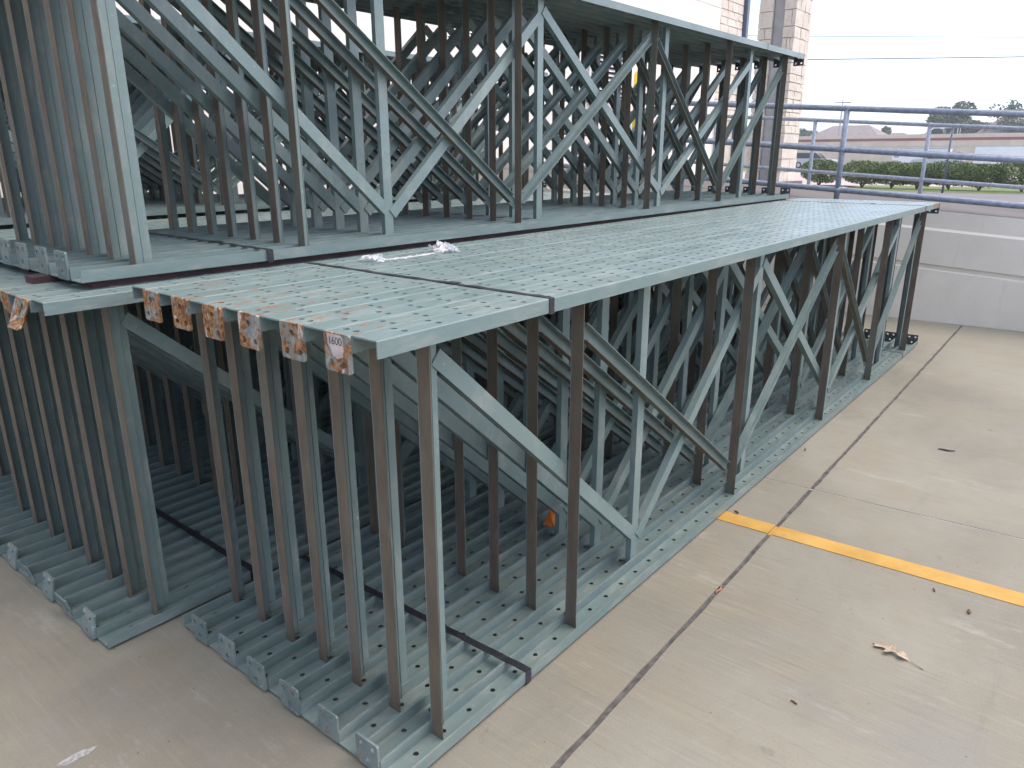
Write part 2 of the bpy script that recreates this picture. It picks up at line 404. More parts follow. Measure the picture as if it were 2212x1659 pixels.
# ------------------------------------------------------------------ store building behind the racks
BX, BY, BH = 18.0, 7.0, 8.5
bld = thing('store_building', 'cream stucco store wall behind the stacked racks with stone corner', 'building', (0, BY, 0))
g = G(); g.box(-26, BX - 1.302, 0, 14, -.14, BH); g.obj('stucco_wall', M['stucco'], bld)
g = G(); g.box(BX - 1.3, BX - .03, .035, 14, -.14, BH); g.obj('quoin_backing', M['mortar'], bld)
for k in range(1, 5):                                            # stucco reveals, proud bands
    g = G(); g.box(-26, BX - 1.303, -.012, -.0005, .95 + k * 1.22, .985 + k * 1.22); g.obj('stucco_band', M['stucco'], bld)
rng = random.Random(3)
def block(name, parent, x0, x1, y0, y1, z0, z1, j=.008):
    g = G(); g.box(x0, x1, y0, y1, z0, z1)
    g.v = [(x + rng.uniform(-j, j), y + rng.uniform(-j, j), z + rng.uniform(-j, j) * .5) for x, y, z in g.v]
    return g.obj(name, M['stone'], parent)
z = .0
while z < 5.6:                                                   # the rest of the quoin is above the picture
    h = rng.choice((.16, .2, .24, .3)); x = BX - 1.29
    while x < BX - .06:
        wd = min(rng.uniform(.2, .5), BX - .03 - x)
        if BX - .03 - x - wd < .12: wd = BX - .03 - x
        if z > 2.1: block('stone_block', bld, x + .007, x + wd - .007, 0, .05, z + .007, z + h - .007, .006)
        x += wd
    z += h
g = G(); g.box(BX - .0, BX + .13, -.09, .05, .0, BH - 1); 
for zz in (2.2, 4.0, 5.6): g.box(BX - .012, BX + .142, -.102, .051, zz, zz + .05)
g.obj('downspout', M['blue_steel'], bld)
lv = thing('wall_louvre', 'white slatted wall louvre on the store wall seen through the racks', 'louvre', (12.0, BY - .02, 2.9))
g = G(); g.box(-.75, .75, -.03, .0, -.62, -.55); g.box(-.75, .75, -.03, .0, .55, .62); g.box(-.75, -.69, -.03, 0, -.55, .55); g.box(.69, .75, -.03, 0, -.55, .55); g.obj('frame', M['louvre'], lv)
g = G(); g.box(-.69, .69, -.006, .0, -.55, .55); g.obj('backing', M['black'], lv)
sg = G(); sg.add([(-.685, -.012, .0), (.685, -.012, .0), (.685, -.085, -.055), (-.685, -.085, -.055), (-.685, -.008, .004), (.685, -.008, .004), (.685, -.085, -.049), (-.685, -.085, -.049)],
                 [(0, 1, 2, 3), (7, 6, 5, 4), (0, 4, 5, 1), (2, 6, 7, 3), (1, 5, 6, 2), (3, 7, 4, 0)])
sm = sg.mesh('slat', M['louvre'])
for k in range(13): obj('slat', sm, lv, (0, 0, .54 - k * .083))

# stone pier
pier = thing('stone_pier', 'tall cream stone pier with a grey recessed slot beside the store', 'pier', (12.28, 3.68, .95))
PW, PD, PH = .62, .76, 6.0
g = G(); g.box(.03, PD - .03, .03, .19, 0, PH); g.box(.03, PD - .03, .385, PW - .03, 0, PH); g.box(.10, PD - .03, .1901, .3849, 0, PH); g.obj('core', M['mortar'], pier)
g = G(); g.box(.06, .0995, .2, .375, 0, PH); g.obj('steel_post', M['grey_steel'], pier)
z = 0.0; row = 0
while z < 4.2:
    h = rng.choice((.13, .17, .21, .25))
    # left and right cheeks of the near face
    for (a, b) in ((.0, .195), (.38, PW)):
        cut = rng.uniform(.35, .65) if rng.random() < .3 else None
        segs = [(a, a + (b - a) * cut), (a + (b - a) * cut, b)] if cut else [(a, b)]
        for s0, s1 in segs: block('stone_block', pier, 0, .06, s0 + (.062 if s0 == 0 else .006), s1 - .006, z + .006, z + h - .006, .005)
    x = 0.0
    while x < PD - .01:
        wd = min(rng.uniform(.16, .36), PD - x)
        if PD - x - wd < .1: wd = PD - x
        block('stone_block', pier, x + .006, x + wd - .006, -.002, .058, z + .006, z + h - .006, .007)
        x += wd
    z += h; row += 1

# ------------------------------------------------------------------ guard rails
def guard(name, label, off, tops, r, ys, yr):
    o = thing(name, label, 'railing', (xw(0, off), 0, 0), group='guard rails of the ramp')
    for zt in tops:
        g = G(); pts = [(xw(y, off) - xw(0, off), y, zt + SL * y) for y in (yr[0], yr[1])]
        g.tube(pts, r, 14); g.obj('rail', M['rail'], o, True)
    for y in ys:
        g = G(); x = xw(y, off) - xw(0, off)
        g.tube([(x, y, (.90 if off < 1 else .34) + SL * y), (x, y, tops[0] + SL * y - r * .4)], r * .96, 14)
        for zt in tops: g.tube([(x, y - r * 1.0, zt + SL * (y - r)), (x, y + r * 1.0, zt + SL * (y + r))], r * 1.10, 14)
        g.obj('rail_post', M['rail'], o, True)
    return o
guard('guard_rail', 'thicker blue grey pipe railing standing on the near retaining wall edge', .15, (1.733, 1.382, 1.028), .0255, [1.05 + 1.62 * k for k in range(-4, 4)], (-9.5, 6.9))
guard('guard_rail', 'thinner looking pipe railing on the far side of the ramp', 4.0, (1.697, 1.355, 1.015), .0255, [1.1 + 1.42 * k for k in range(-5, 5)], (-9.5, 6.9))
bo = thing('bollard', 'yellow pipe bollard with black bands behind the stacked racks', 'bollard', (8.0, 4.05, 1.18))
g = G(); g.tube([(0, 0, 0), (0, 0, 1.2)], .075, 16); g.tube([(0, 0, 1.2), (0, 0, 1.235), (0, 0, 1.25)], [.075, .055, .01], 16, 0, False); g.obj('pipe', M['safety'], bo, True)
g = G()
for zz in (.14, .22, .30): g.tube([(0, 0, zz), (0, 0, zz + .03)], .0765, 16)
g.obj('band', M['black'], bo, True)

# ------------------------------------------------------------------ rack frames
L, H, CW, FL, PT = 5.335, 1.067, 0.0759, 0.036, 0.0766
TH = 0.0034
def column_mesh():
    g = G(); r = .0028
    def prof(off):                                             # outer profile, flange tip -> web -> flange tip
        rr = r - off; p = [(off, FL)]
        for k in range(4): t = math.pi + k * math.pi / 6; p.append((r + rr * math.cos(t), r + rr * math.sin(t)))
        for k in range(4): t = 1.5 * math.pi + k * math.pi / 6; p.append((CW - r + rr * math.cos(t), r + rr * math.sin(t)))
        p.append((CW - off, FL)); return p
    po, pi = prof(0), prof(TH)
    def strip(p, rng_, flip):
        v = [(x, a, b) for a, b in p for x in (0, L)]
        f = [(2 * i, 2 * i + 1, 2 * i + 3, 2 * i + 2) for i in rng_]
        g.add(v, [q[::-1] for q in f] if flip else f)
    idx = [0, 1, 2, 3, 5, 6, 7, 8]
    strip(po, idx, True); strip(pi, idx, False)
    # flange tips and ends
    for a, b in ((po[0], pi[0]), (pi[-1], po[-1])):
        g.add([(0, *a), (L, *a), (L, *b), (0, *b)], [(0, 1, 2, 3)])
    for x, fl in ((0, False), (L, True)):
        n = len(po); v = [(x, *q) for q in po] + [(x, *q) for q in pi]
        f = [(i, n + i, n + i + 1, i + 1) for i in range(n - 1)]
        g.add(v, [q[::-1] for q in f] if fl else f)
    # perforated web, both skins and the hole walls
    y0, ym, y1 = r, .0395, CW - r; hr = .0075; ns = 12; pitch = .0965; half = .016
    for yc, ya, yb in ((.0240, y0, ym), (.0550, ym, y1)):
        x = 0.0; k = 0
        xs = []
        while .031 + k * pitch + half < L - .005: xs.append(.031 + k * pitch); k += 1
        prev = 0.0
        for xc in xs + [None]:
            xe = L if xc is None else xc - half
            for z, fl in ((0, True), (TH, False)):
                q = [(prev, ya, z), (xe, ya, z), (xe, yb, z), (prev, yb, z)]
                g.add(q, [(3, 2, 1, 0)] if fl else [(0, 1, 2, 3)])
            if xc is None: break
            ring, sq = [], []
            for s in range(ns):
                t = 2 * math.pi * s / ns + math.pi / ns; ct, st = math.cos(t), math.sin(t)
                ring.append((xc + hr * ct, yc + hr * st))
                hx = half; hy = (yb - yc) if st > 0 else (yc - ya)
                kk = min(hx / abs(ct) if abs(ct) > 1e-6 else 9, hy / abs(st) if abs(st) > 1e-6 else 9)
                sq.append((xc + kk * ct, yc + kk * st))
            # corners
            cor = [(xc + half, yb), (xc - half, yb), (xc - half, ya), (xc + half, ya)]
            ang = lambda p: math.atan2(p[1] - yc, p[0] - xc) % (2 * math.pi)
            for z, fl in ((0, True), (TH, False)):
                v = [(*p, z) for p in ring] + [(*p, z) for p in sq] + [(*p, z) for p in cor]; f = []
                for s in range(ns):
                    n2 = (s + 1) % ns; a0 = ang(sq[s]); a1 = ang(sq[n2]) + (2 * math.pi if n2 == 0 else 0)
                    c = [i for i in range(4) if a0 < ang(cor[i]) < a1 or a0 < ang(cor[i]) + 2 * math.pi < a1]
                    f.append((s, ns + s, 2 * ns + c[0], ns + n2, n2) if c else (s, ns + s, ns + n2, n2))
                g.add(v, [q[::-1] for q in f] if fl else f)
            v = [(*p, 0) for p in ring] + [(*p, TH) for p in ring]
            g.add(v, [(s, (s + 1) % ns, ns + (s + 1) % ns, ns + s) for s in range(ns)])
            prev = xc + half
    return g.mesh('column', M['column'])
ME_COL = column_mesh()
ME_COLC = ME_COL.copy(); ME_COLC.name = 'column'; ME_COLC.materials[0] = M['column_clean']

def plate_mesh(mat, name='base_plate', warp=0.0):
    bm = bmesh.new(); w, h, t = .079, .080, .006
    def loop(pts): 
        vs = [bm.verts.new((0, a, b)) for a, b in pts]
        return [bm.edges.new((vs[i], vs[(i + 1) % len(vs)])) for i in range(len(vs))]
    y0 = -.0015
    c = .004
    es = loop([(y0 + c, 0), (y0 + w - c, 0), (y0 + w, c), (y0 + w, h - c), (y0 + w - c, h), (y0 + c, h), (y0, h - c), (y0, c)])
    for a, b in ((.038, .022), (.017, .062), (.059, .062)):
        es += loop([(a + .0075 * math.cos(k * math.pi / 6), b + .0075 * math.sin(k * math.pi / 6)) for k in range(12)])
    bmesh.ops.triangle_fill(bm, edges=es, use_beauty=True)
    r = bmesh.ops.extrude_face_region(bm, geom=bm.faces[:])
    bmesh.ops.translate(bm, verts=[q for q in r['geom'] if isinstance(q, bmesh.types.BMVert)], vec=(-t, 0, 0))
    if warp:
        for q in bm.verts:
            s = max(0, q.co.z - .03); q.co.x -= warp * s * s * 60 + .006 * warp * math.sin(q.co.y * 90) * (s * 20); q.co.z -= .2 * abs(warp) * s
    bmesh.ops.recalc_face_normals(bm, faces=bm.faces)
    me = bpy.data.meshes.new(name); bm.to_mesh(me); bm.free(); me.materials.append(mat); return me
ME_PL = plate_mesh(M['plate']); ME_PL2 = plate_mesh(M['plate2']); ME_PLD = plate_mesh(M['plate_dark'])
ME_PLW = [plate_mesh(M['plate'], warp=.22), plate_mesh(M['plate'], warp=-.16)]
ME_PLW2 = [plate_mesh(M['plate2'], warp=.12), plate_mesh(M['plate2'], warp=-.10)]

XL = [.1955, 1.170, 2.142, 3.335, 4.54, 5.1275]; BWD = .0425
def post_mesh(lip):
    g = G(); t = .0022; z0, z1 = .0045, H - .0045; ya, yb = .0055, .0455
    g.box(0, BWD, ya, ya + t, z0, z1)
    if lip: g.box(0, t, ya + t, ya + lip, z0, z1)
    g.box(BWD - t, BWD, ya + t, yb, z0, z1)
    g.mi[-6:] = [0, 1, 1, 1, 1, 1]
    return g.mesh('horizontal_brace', [M['brace'], M['brown']])
ME_POST = {1: post_mesh(.004), 2: post_mesh(.021)}
def diag_mesh(xa, za, xb, zb):
    """channel from (xa,za) cut square to (xb,zb) cut plumb, web near y=0"""
    g = G(); t = .0022
    d = Vector((xb - xa, zb - za)).normalized(); n = Vector((-d.y, d.x)); hw = BWD / 2
    A = Vector((xa, za))
    def at(s, k): return A + d * s + n * k
    def plumb(k):                                              # point on the plumb cut
        p = A + n * k; s = (xb - p.x) / d.x; return p + d * s
    def bar(s0, k0, k1, y0, y1, mi):
        g.prism([tuple(at(s0, k0)), tuple(plumb(k0)), tuple(plumb(k1)), tuple(at(s0, k1))], y0, y1, mi)
    bar(0, -hw, hw, .0012, .0012 + t, 0)
    upx = n.x > 0
    bar(.055, hw - t, hw, .0012 + t, .0275, 0)
    bar(.055, -hw, -hw + t, .0012 + t, .0275, 0 if upx else 1)
    # short lips at the square end
    g.prism([tuple(at(0, -hw)), tuple(at(.055, -hw)), tuple(at(.055, -hw + t)), tuple(at(0, -hw + t))], .0012 + t, .0082, 0)
    g.prism([tuple(at(0, hw - t)), tuple(at(.055, hw - t)), tuple(at(.055, hw)), tuple(at(0, hw))], .0012 + t, .0082, 0)
    g.prism([tuple(at(0, -hw + t)), tuple(at(t, -hw + t)), tuple(at(t, hw - t)), tuple(at(0, hw - t))], .0012 + t, .0082, 0)
    return g.mesh('diagonal_brace', [M['brace'], M['brown']])
ME_DG = []
topz, botz = H - .092, .113
for k in range(4):
    xs = XL[k] + BWD - .005; xe = XL[k + 1] - .004
    ME_DG.append(diag_mesh(xs, topz if k % 2 == 0 else botz, xe, .142 if k % 2 == 0 else H - .135))

rr = random.Random(11)
ORD = 'first second third fourth fifth sixth seventh eighth ninth tenth eleventh twelfth thirteenth fourteenth fifteenth'.split()
def frame(y, x0, y0, z0, kind, label, group, zs=1.0, byaw=0.0, plates=(None, None), dx=0.0, rusty=False):
    """kind 2: base plate at the near end; kind 1: the same frame turned end for end"""
    y += rr.uniform(-.0003, .0004); z0 += rr.uniform(0, .0014)
    lx, ly = (dx, y) if kind == 2 else (L + dx, y + CW)
    c, s = math.cos(byaw), math.sin(byaw)
    o = thing('upright_frame', label, 'rack frame', (x0 + c * lx - s * ly, y0 + s * lx + c * ly, z0), byaw + (0 if kind == 2 else math.pi), group)
    o.scale = (1, 1, zs)
    obj('column', ME_COLC, o)
    b = obj('column', ME_COL if rusty else ME_COLC, o, (0, CW, H), (math.pi, 0, 0))
    pb = obj('base_plate', plates[0] or ME_PLD, o, (0, 0, 0))
    pt = obj('base_plate', plates[1] or ME_PLD, o, (0, CW, H), (math.pi, 0, 0))
    for x in XL: obj('horizontal_brace', ME_POST[kind], o, (x, 0, 0))
    for q in ME_DG: obj('diagonal_brace', q, o)
    return o, pb, pt
def bundle(n, x0, y0, z0, where, group, zs=1.0, pitch=PT, byaw=0.0, droop=False, rusty=True):
    out = []
    for i in range(n):
        kind = 1 if i % 2 == 0 else 2
        pls = (None, None)
        if kind == 2:
            if droop: pls = (rr.choice(ME_PLW2 + [ME_PL2]), ME_PLW[(i // 2) % 2])
            else: pls = (ME_PL2 if i > 3 or not rusty else ME_PL2, ME_PL if rusty else ME_PL2)
        tail = 'plated end' if kind == 2 else 'plain end'
        lab = where % ORD[i]
        lab = lab + ', ' + tail
        out.append(frame(i * pitch, x0, y0, z0, kind, lab, group, zs, byaw, pls, rr.uniform(-.004, .004), rusty))
    return out
A = bundle(13, 0, 0, .008, '%s teal frame of the front lower stack from its open side', 'rack frames of the front lower stack')
A[0][0]['label'] = 'outermost teal frame of the front lower stack, its long flange along the open concrete'
A[1][0]['label'] = 'teal frame of the front lower stack whose rusty end plate reads 1600'
A[9][0]['label'] = 'tenth teal frame of the front lower stack, its top plate rusted orange and chipped'
A[11][0]['label'] = 'teal frame of the front lower stack with the leftmost, darkest rusted top plate'
B = bundle(15, -.197, 1.06, .008, '%s teal frame of the rear lower stack from its near side', 'rack frames of the rear lower stack', .978, .0790, 0, True, False)
C = bundle(13, -.055, 1.152, 1.073, '%s teal frame of the upper stack from its near side', 'rack frames of the upper stack', 1.0, .0790, -.0155, False, False)
D = bundle(13, -.12, 2.32, .003, '%s teal frame of the hidden third lower stack', 'rack frames of the third lower stack', .982, .0790, 0, False, False)
E_ = bundle(15, -.25, 3.36, 1.073, '%s teal frame of the far upper stack', 'rack frames of the far upper stack', 1.0, .0790, 0, False, False)
F_ = bundle(15, -.05, 3.36, .003, '%s teal frame of the hidden fourth lower stack', 'rack frames of the fourth lower stack', .982, .0790, 0, False, False)

bundle(11, -2.9, 4.66, 1.073, '%s teal frame of the rearmost upper stack', 'rack frames of the rearmost upper stack', 1.0, .0790, 0, False, False)
bundle(11, -2.9, 4.66, .003, '%s teal frame of the rearmost lower stack', 'rack frames of the rearmost lower stack', .982, .0790, 0, False, False)
# the 1600 label on the second frame's top plate
pl = A[1][2]
lab = G(); lab.prism([(-.005, .003), (-.006, .024), (-.014, .031), (-.019, .046), (-.034, .052), (-.051, .047), (-.056, .03), (-.054, .012), (-.05, .003)], 0, .0006, 0, 'z')
root = A[1][0]
lo = lab.obj('paper_label', M['label'], pl)
# plate mesh is turned over: its local +z runs down, local -x faces the viewer
lo.rotation_euler = (0, 0, 0)
lo.matrix_basis = Matrix(((0, 0, -1, -.0061), (-1, 0, 0, .004), (0, 1, 0, .0), (0, 0, 0, 1)))
tx = bpy.data.curves.new('printed_number', 'FONT'); tx.body = '1600'; tx.size = .0225; tx.align_x = 'CENTER'; tx.materials.append(M['ink'])
tx.space_character = .95
to = bpy.data.objects.new('printed_number', tx); col.objects.link(to)
bpy.context.view_layer.update()
nm = bpy.data.meshes.new_from_object(to.evaluated_get(bpy.context.evaluated_depsgraph_get())); bpy.data.objects.remove(to)
if not nm.materials: nm.materials.append(M['ink'])
to = obj('printed_number', nm, pl)
to.matrix_basis = Matrix(((0, 0, -1, -.0070), (1, 0, 0, .034), (0, -1, 0, .0235), (0, 0, 0, 1)))

# ------------------------------------------------------------------ straps
def strap(label, x0, y0, n, zlo, zhi, byaw=0.0, wd=.02, skew=0.0, pitch=PT, name='steel_strap'):
    """closed band round n columns: over the top, down both sides, underneath"""
    wy = n * pitch; t = .0012; e = .0008
    o = thing(name, label, 'strap', (x0, y0, 0), byaw, 'straps round the stacks')
    def seg(nm, ya, yb, za, zb, dz):
        g = G(); k = 24 if abs(yb - ya) > .2 else 1
        v = []
        for i in range(k + 1):
            y = ya + (yb - ya) * i / k; z = za + (zb - za) * i / k
            sg = .0025 * math.sin(i * 2.3) * (1 if 0 < i < k and dz > 0 else 0)
            xx = skew * (y / wy)
            for dx in (0, wd):
                if abs(yb - ya) > .2: v += [(xx + dx, y, z + max(0, sg)), (xx + dx, y, z + t + max(0, sg))]
                else: v += [(xx + dx, y, z), (xx + dx, y + dz, z)]
        f = []
        for i in range(k):
            a = 4 * i; b = a + 4
            f += [(a, b, b + 1, a + 1), (a + 2, a + 3, b + 3, b + 2), (a + 1, b + 1, b + 3, a + 3), (a, a + 2, b + 2, b)]
        f += [(0, 1, 3, 2), (4 * k, 4 * k + 2, 4 * k + 3, 4 * k + 1)]
        g.add(v, f); bm = bmesh.new(); me = g.mesh(nm, M['strap']); bm.from_mesh(me); bmesh.ops.recalc_face_normals(bm, faces=bm.faces); bm.to_mesh(me); bm.free()
        return obj(nm, me, o)
    seg('band', -e - t, wy + e + t, zhi + e, zhi + e, 1)
    seg('band', -e - t, wy + e + t, zlo - e - t, zlo - e - t, 0)
    seg('band', -e - t, -e - t, zlo - e, zhi + e, t)
    seg('band', wy + e, wy + e, zlo - e, zhi + e, t)
    g = G(); g.box(skew * .5 - .004, skew * .5 + wd + .004, wy * .32, wy * .32 + .035, zhi + .0032, zhi + .0052); g.obj('seal', M['strap'], o)
    return o
zt = .008 + H
strap('black steel strap across the holed top of the front stack', .549, 0, 13, zt - FL, zt, 0, .020, .012)
strap('thin dark strap near the far end of the front stack top', 4.86, 0, 13, zt - FL, zt, 0, .012)
strap('black strap across the bottom columns of the front stack near end', .462, 0, 13, .0078, .008 + FL, 0, .024, -.02)
strap('thin strap round the bottom columns at the far end of the front stack', 4.86, 0, 13, .0078, .008 + FL, 0, .012)
strap('black strap across the bottom columns of the rear lower stack', .28, 1.06, 15, .0078, .008 + FL, 0, .024, .01, .079)
strap('black strap round the bottom columns of the upper stack', .52, 1.138, 13, 1.0727, 1.073 + FL, -.0155, .022, .02, .079)
strap('thin strap round the top columns of the upper stack at its far end', 4.56, 1.082, 13, 1.073 + H - FL, 1.073 + H, -.0155, .012, 0, .079)

# ------------------------------------------------------------------ dunnage boards between lower and upper stacks
ztb = .008 + H * .978
def board(label, x0, x1, y, wd, h, yawb=0.0):
    g = G(); n = 14; v = []
    for i in range(n + 1):
        x = (x1 - x0) * i / n; e = .004 * noise.noise(Vector((x * 3, y, 1)))
        v += [(x, -wd / 2 + e, 0), (x, wd / 2 + e, 0), (x, wd / 2 + e, h), (x, -wd / 2 + e, h)]
    f = [(0, 1, 2, 3), (4 * n + 3, 4 * n + 2, 4 * n + 1, 4 * n)]
    for i in range(n):
        a = 4 * i; b = a + 4
        f += [(a + k, b + k, b + (k + 1) % 4, a + (k + 1) % 4) for k in range(4)]
    me = g.add(v, f); me = g.mesh('dunnage_board', M['maroon'])
    bm = bmesh.new(); bm.from_mesh(me); bmesh.ops.recalc_face_normals(bm, faces=bm.faces); bm.to_mesh(me); bm.free()
    return tag(obj('dunnage_board', me, None, (x0, y, ztb + .0005), (0, 0, yawb)), label, 'board', 'boards under the upper stack')
BT = 1.0725 - ztb - .0007
board('long maroon board under the near edge of the upper stack', -.02, 5.32, 1.225, .075, BT, -.0155)
board('maroon board jutting out from under the upper stack above the bent plates', -.10, 2.2, 1.42, .07, BT, -.03)
board('maroon board under the middle of the upper stack', -.02, 4.9, 1.70, .08, BT, 0)

# ------------------------------------------------------------------ small things
# crumpled clear film lying on the front stack
def film():
    nu, nv = 90, 16; v = []; f = []
    for i in range(nu + 1):
        u = i / nu
        cx, cy = .70 + .42 * u, .835 - .03 * math.sin(u * 3.1) + .02 * u
        clump = math.exp(-((u - .03) / .06) ** 2) * 1.0 + math.exp(-((u - .86) / .10) ** 2) * 1.25 + .28
        for j in range(nv + 1):
            s = j / nv - .5
            q = Vector((u * 14, s * 5, 2.0)); h = abs(noise.noise(q)) * .022 * clump + abs(noise.noise(q * 3.1)) * .014 * clump
            v.append((cx + .03 * clump * noise.noise(q * 1.7 + Vector((9, 0, 0))), cy + s * .075 * clump * (1 + .5 * noise.noise(q * 2)), h + .0015 + .008 * clump * (1 - 4 * s * s)))
    for i in range(nu):
        for j in range(nv): f.append((i * (nv + 1) + j, (i + 1) * (nv + 1) + j, (i + 1) * (nv + 1) + j + 1, i * (nv + 1) + j + 1))
    tag(obj('plastic_film', mesh('plastic_film', v, f, M['film']), None, (0, 0, zt)), 'crumpled strip of clear plastic film lying on the front stack top', 'plastic wrap')
film()
# oak leaf
def leaf(name, x, y, rz, s, label, mat, cat='leaf', group=None, stem=True):
    half = [(0, .004), (.10, .035), (.16, .10), (.27, .16), (.30, .09), (.36, .06), (.45, .10), (.52, .24), (.60, .26), (.60, .15), (.62, .07), (.72, .08), (.80, .16), (.90, .17), (.86, .07), (.95, .04), (1.0, 0)]
    up_, dn = [], []
    v = []; f = []
    for a, b in half:
        zc = .05 * math.sin(a * 4) + .04
        v += [(a, 0, zc), (a, b, zc + b * .16 + .05 * noise.noise(Vector((a * 9, b * 9, 1)))), (a, -b * .92, zc + b * .10 + .05 * noise.noise(Vector((a * 9, b * 9, 5))))]
    for i in range(len(half) - 1):
        f += [(3 * i, 3 * i + 3, 3 * i + 4, 3 * i + 1), (3 * i, 3 * i + 2, 3 * i + 5, 3 * i + 3)]
    g = G(); g.add([(p[0] * s, p[1] * s, p[2] * s) for p in v], f)
    if stem: g.tube([(0, 0, .04 * s), (-.12 * s, .01 * s, .03 * s), (-.33 * s, .03 * s, .012 * s)], [.012 * s, .009 * s, .014 * s], 6)
    o = g.obj(name, mat, None, False, (x, y, .0005), (0, 0, rz))
    return tag(o, label, cat, group)
leaf('oak_leaf', 1.243, -.81, R(75), .115, 'curled pale dry oak leaf lying alone on the open concrete', M['dry_leaf'])
def nub(name, x, y, z, rz, ln, r, label, mat, cat, group=None):
    ln *= .75; r *= .75; g = G(); n = 7; pts = [(ln * (i / (n - 1) - .5), .06 * ln * math.sin(i * 1.4), r * 1.0) for i in range(n)]
    g.tube(pts, [r * (.35 + .65 * math.sin(math.pi * (i + .6) / (n + .2))) for i in range(n)], 7)
    return tag(g.obj(name, mat, None, True, (x, y, z), (0, 0, rz)), label, cat, group)
nub('seed_pod', 1.822, -.040, .003, R(70), .032, .0075, 'dark seed pod lying on the yellow line beside the front stack', M['brown_bit'], 'seed pod')
nub('twig', 1.702, -.787, 0, R(20), .028, .004, 'short brown twig below the yellow line at the right', M['brown_bit'], 'twig')
nub('twig', .865, -.603, 0, R(75), .026, .004, 'short reddish twig on the open concrete near the front edge', M['brown_bit'], 'twig')
nub('dirt_clod', 1.63, -.90, 0, R(10), .03, .007, 'dark clod of dirt below the yellow line near the right edge', M['brown_bit'], 'clod')
nub('dirt_clod', 2.695, -.03, 0, R(10), .04, .005, 'brown clod of dirt close beside the front stack', M['brown_bit'], 'clod')
nub('rag_scrap', 3.124, -.582, 0, R(-75), .10, .006, 'dark scrap lying on the far concrete toward the wall', M['strap'], 'scrap')
nub('chip', 1.255, -.2165, -.006, R(2), .075, .006, 'reddish chip wedged in the dark concrete joint', simple('red_chip', (.30, .12, .085), .2, .8), 'chip')
# orange marker fragment among the braces
og = G(); og.add([(-.045, -.02, 0), (.035, -.022, 0), (.05, .018, 0), (-.03, .022, 0), (-.038, -.012, .026), (.03, -.012, .03), (.038, .010, .04), (-.022, .012, .022)],
                 [(3, 2, 1, 0), (4, 5, 6, 7), (0, 1, 5, 4), (1, 2, 6, 5), (2, 3, 7, 6), (3, 0, 4, 7)])
tag(og.obj('reflector', M['orange'], None, False, (1.222, .470, .0405), (0, 0, R(25))), 'broken orange reflector lying between the front stack bottom columns', 'reflector')
g = G(); g.tube([(0, 0, 0), (0, 0, .0012)], .0115, 14)
tag(g.obj('bottle_cap', M['brown_bit'], None, False, (.442, .048, .0068), (.1, .05, 0)), 'small rusty disc lying in the outer bottom column of the front stack', 'disc')
# white smear on the concrete
g = G(); pts = []
for k in range(22):
    t = 2 * math.pi * k / 22; q = 1 + .45 * noise.noise(Vector((math.cos(t) * 1.7, math.sin(t) * 1.7, 4)))
    pts.append((.042 * math.cos(t) * q, .014 * math.sin(t) * q))
g.prism(pts, .0004, .0012, 0, 'z')
tag(g.obj('paint_smear', simple('pale_smear', (.30, .295, .275), .3, .9, 90), None, False, (-.432, .705, 0), (0, 0, R(-5))), 'small white paint smear on the concrete at lower left', 'paint smear')

# ------------------------------------------------------------------ far side: hedge, cars, wall, houses, trees, poles, wires
def leaf_cloud(name, mat, parent, centres, n, size, seed, flat=.6):
    q = random.Random(seed); v = []; f = []
    for k in range(n):
        c, r = q.choices(centres, weights=[x[1][0] * x[1][1] * x[1][2] for x in centres])[0]
        while True:
            p = Vector((q.uniform(-1, 1), q.uniform(-1, 1), q.uniform(-1, 1)))
            if .35 < p.length < 1: break
        p = p * (p.length ** -.45) if q.random() < .8 else p
        p = Vector((c[0] + p.x * r[0], c[1] + p.y * r[1], c[2] + p.z * r[2])) 
        nrm = Vector((q.gauss(0, 1), q.gauss(0, 1), q.gauss(flat, 1))).normalized()
        a = nrm.orthogonal().normalized(); b = nrm.cross(a); th = q.uniform(0, 6.28); a, b = a * math.cos(th) + b * math.sin(th), b * math.cos(th) - a * math.sin(th)
        s = size * q.uniform(.6, 1.3); i = len(v)
        v += [p - a * s, p - b * s * .5, p + a * s, p + b * s * .5]; f.append((i, i + 1, i + 2, i + 3))
    return obj(name, mesh(name, v, f, mat), parent)
bush_px = [
    ('rounded dark green bush standing apart beside the stone pier', 10.58, 1.0, 1.22),
    ('second bush from the pier, leftmost of the joined hedge', 8.61, 1.12, 1.16),
    ('third hedge bush from the pier, behind the middle of the railings', 7.29, 1.02, 1.12),
    ('fourth hedge bush from the pier, left of the far railing post', 6.25, .95, 1.10),
    ('fifth hedge bush from the pier, right of the thin dark pole', 5.0, 1.15, 1.16),
    ('sixth hedge bush from the pier, with a gap on its right', 3.85, .95, 1.06),
    ('seventh hedge bush, cut by the right edge of the picture', 2.35, 1.3, 1.24)]
for i, (lb, y, hw, hh) in enumerate(bush_px):
    x = 36.3 + .10 * (y - 5) + .1 * math.sin(i * 2.1)
    b = thing('hedge_bush', lb, 'bush', (x, y, -.06), 0, 'bushes of the clipped hedge')
    cs = [((0, 0, .58 * hh), (.6, hw * .95, .46 * hh)), ((.1, hw * .35, .62 * hh), (.45, hw * .6, .42 * hh)), ((-.05, -hw * .4, .55 * hh), (.45, hw * .55, .44 * hh))]
    leaf_cloud('foliage', M['leafA'], b, cs, 5200, .050, 40 + i, .8)
    g = G()
    for k in range(4): g.tube([(0, 0, 0), (random.uniform(-.1, .1), random.uniform(-.25, .25), .35), (random.uniform(-.3, .3), random.uniform(-.5, .5) * hw, .75 * hh)], [.035, .025, .012], 6)
    g.obj('stem', M['bark'], b)

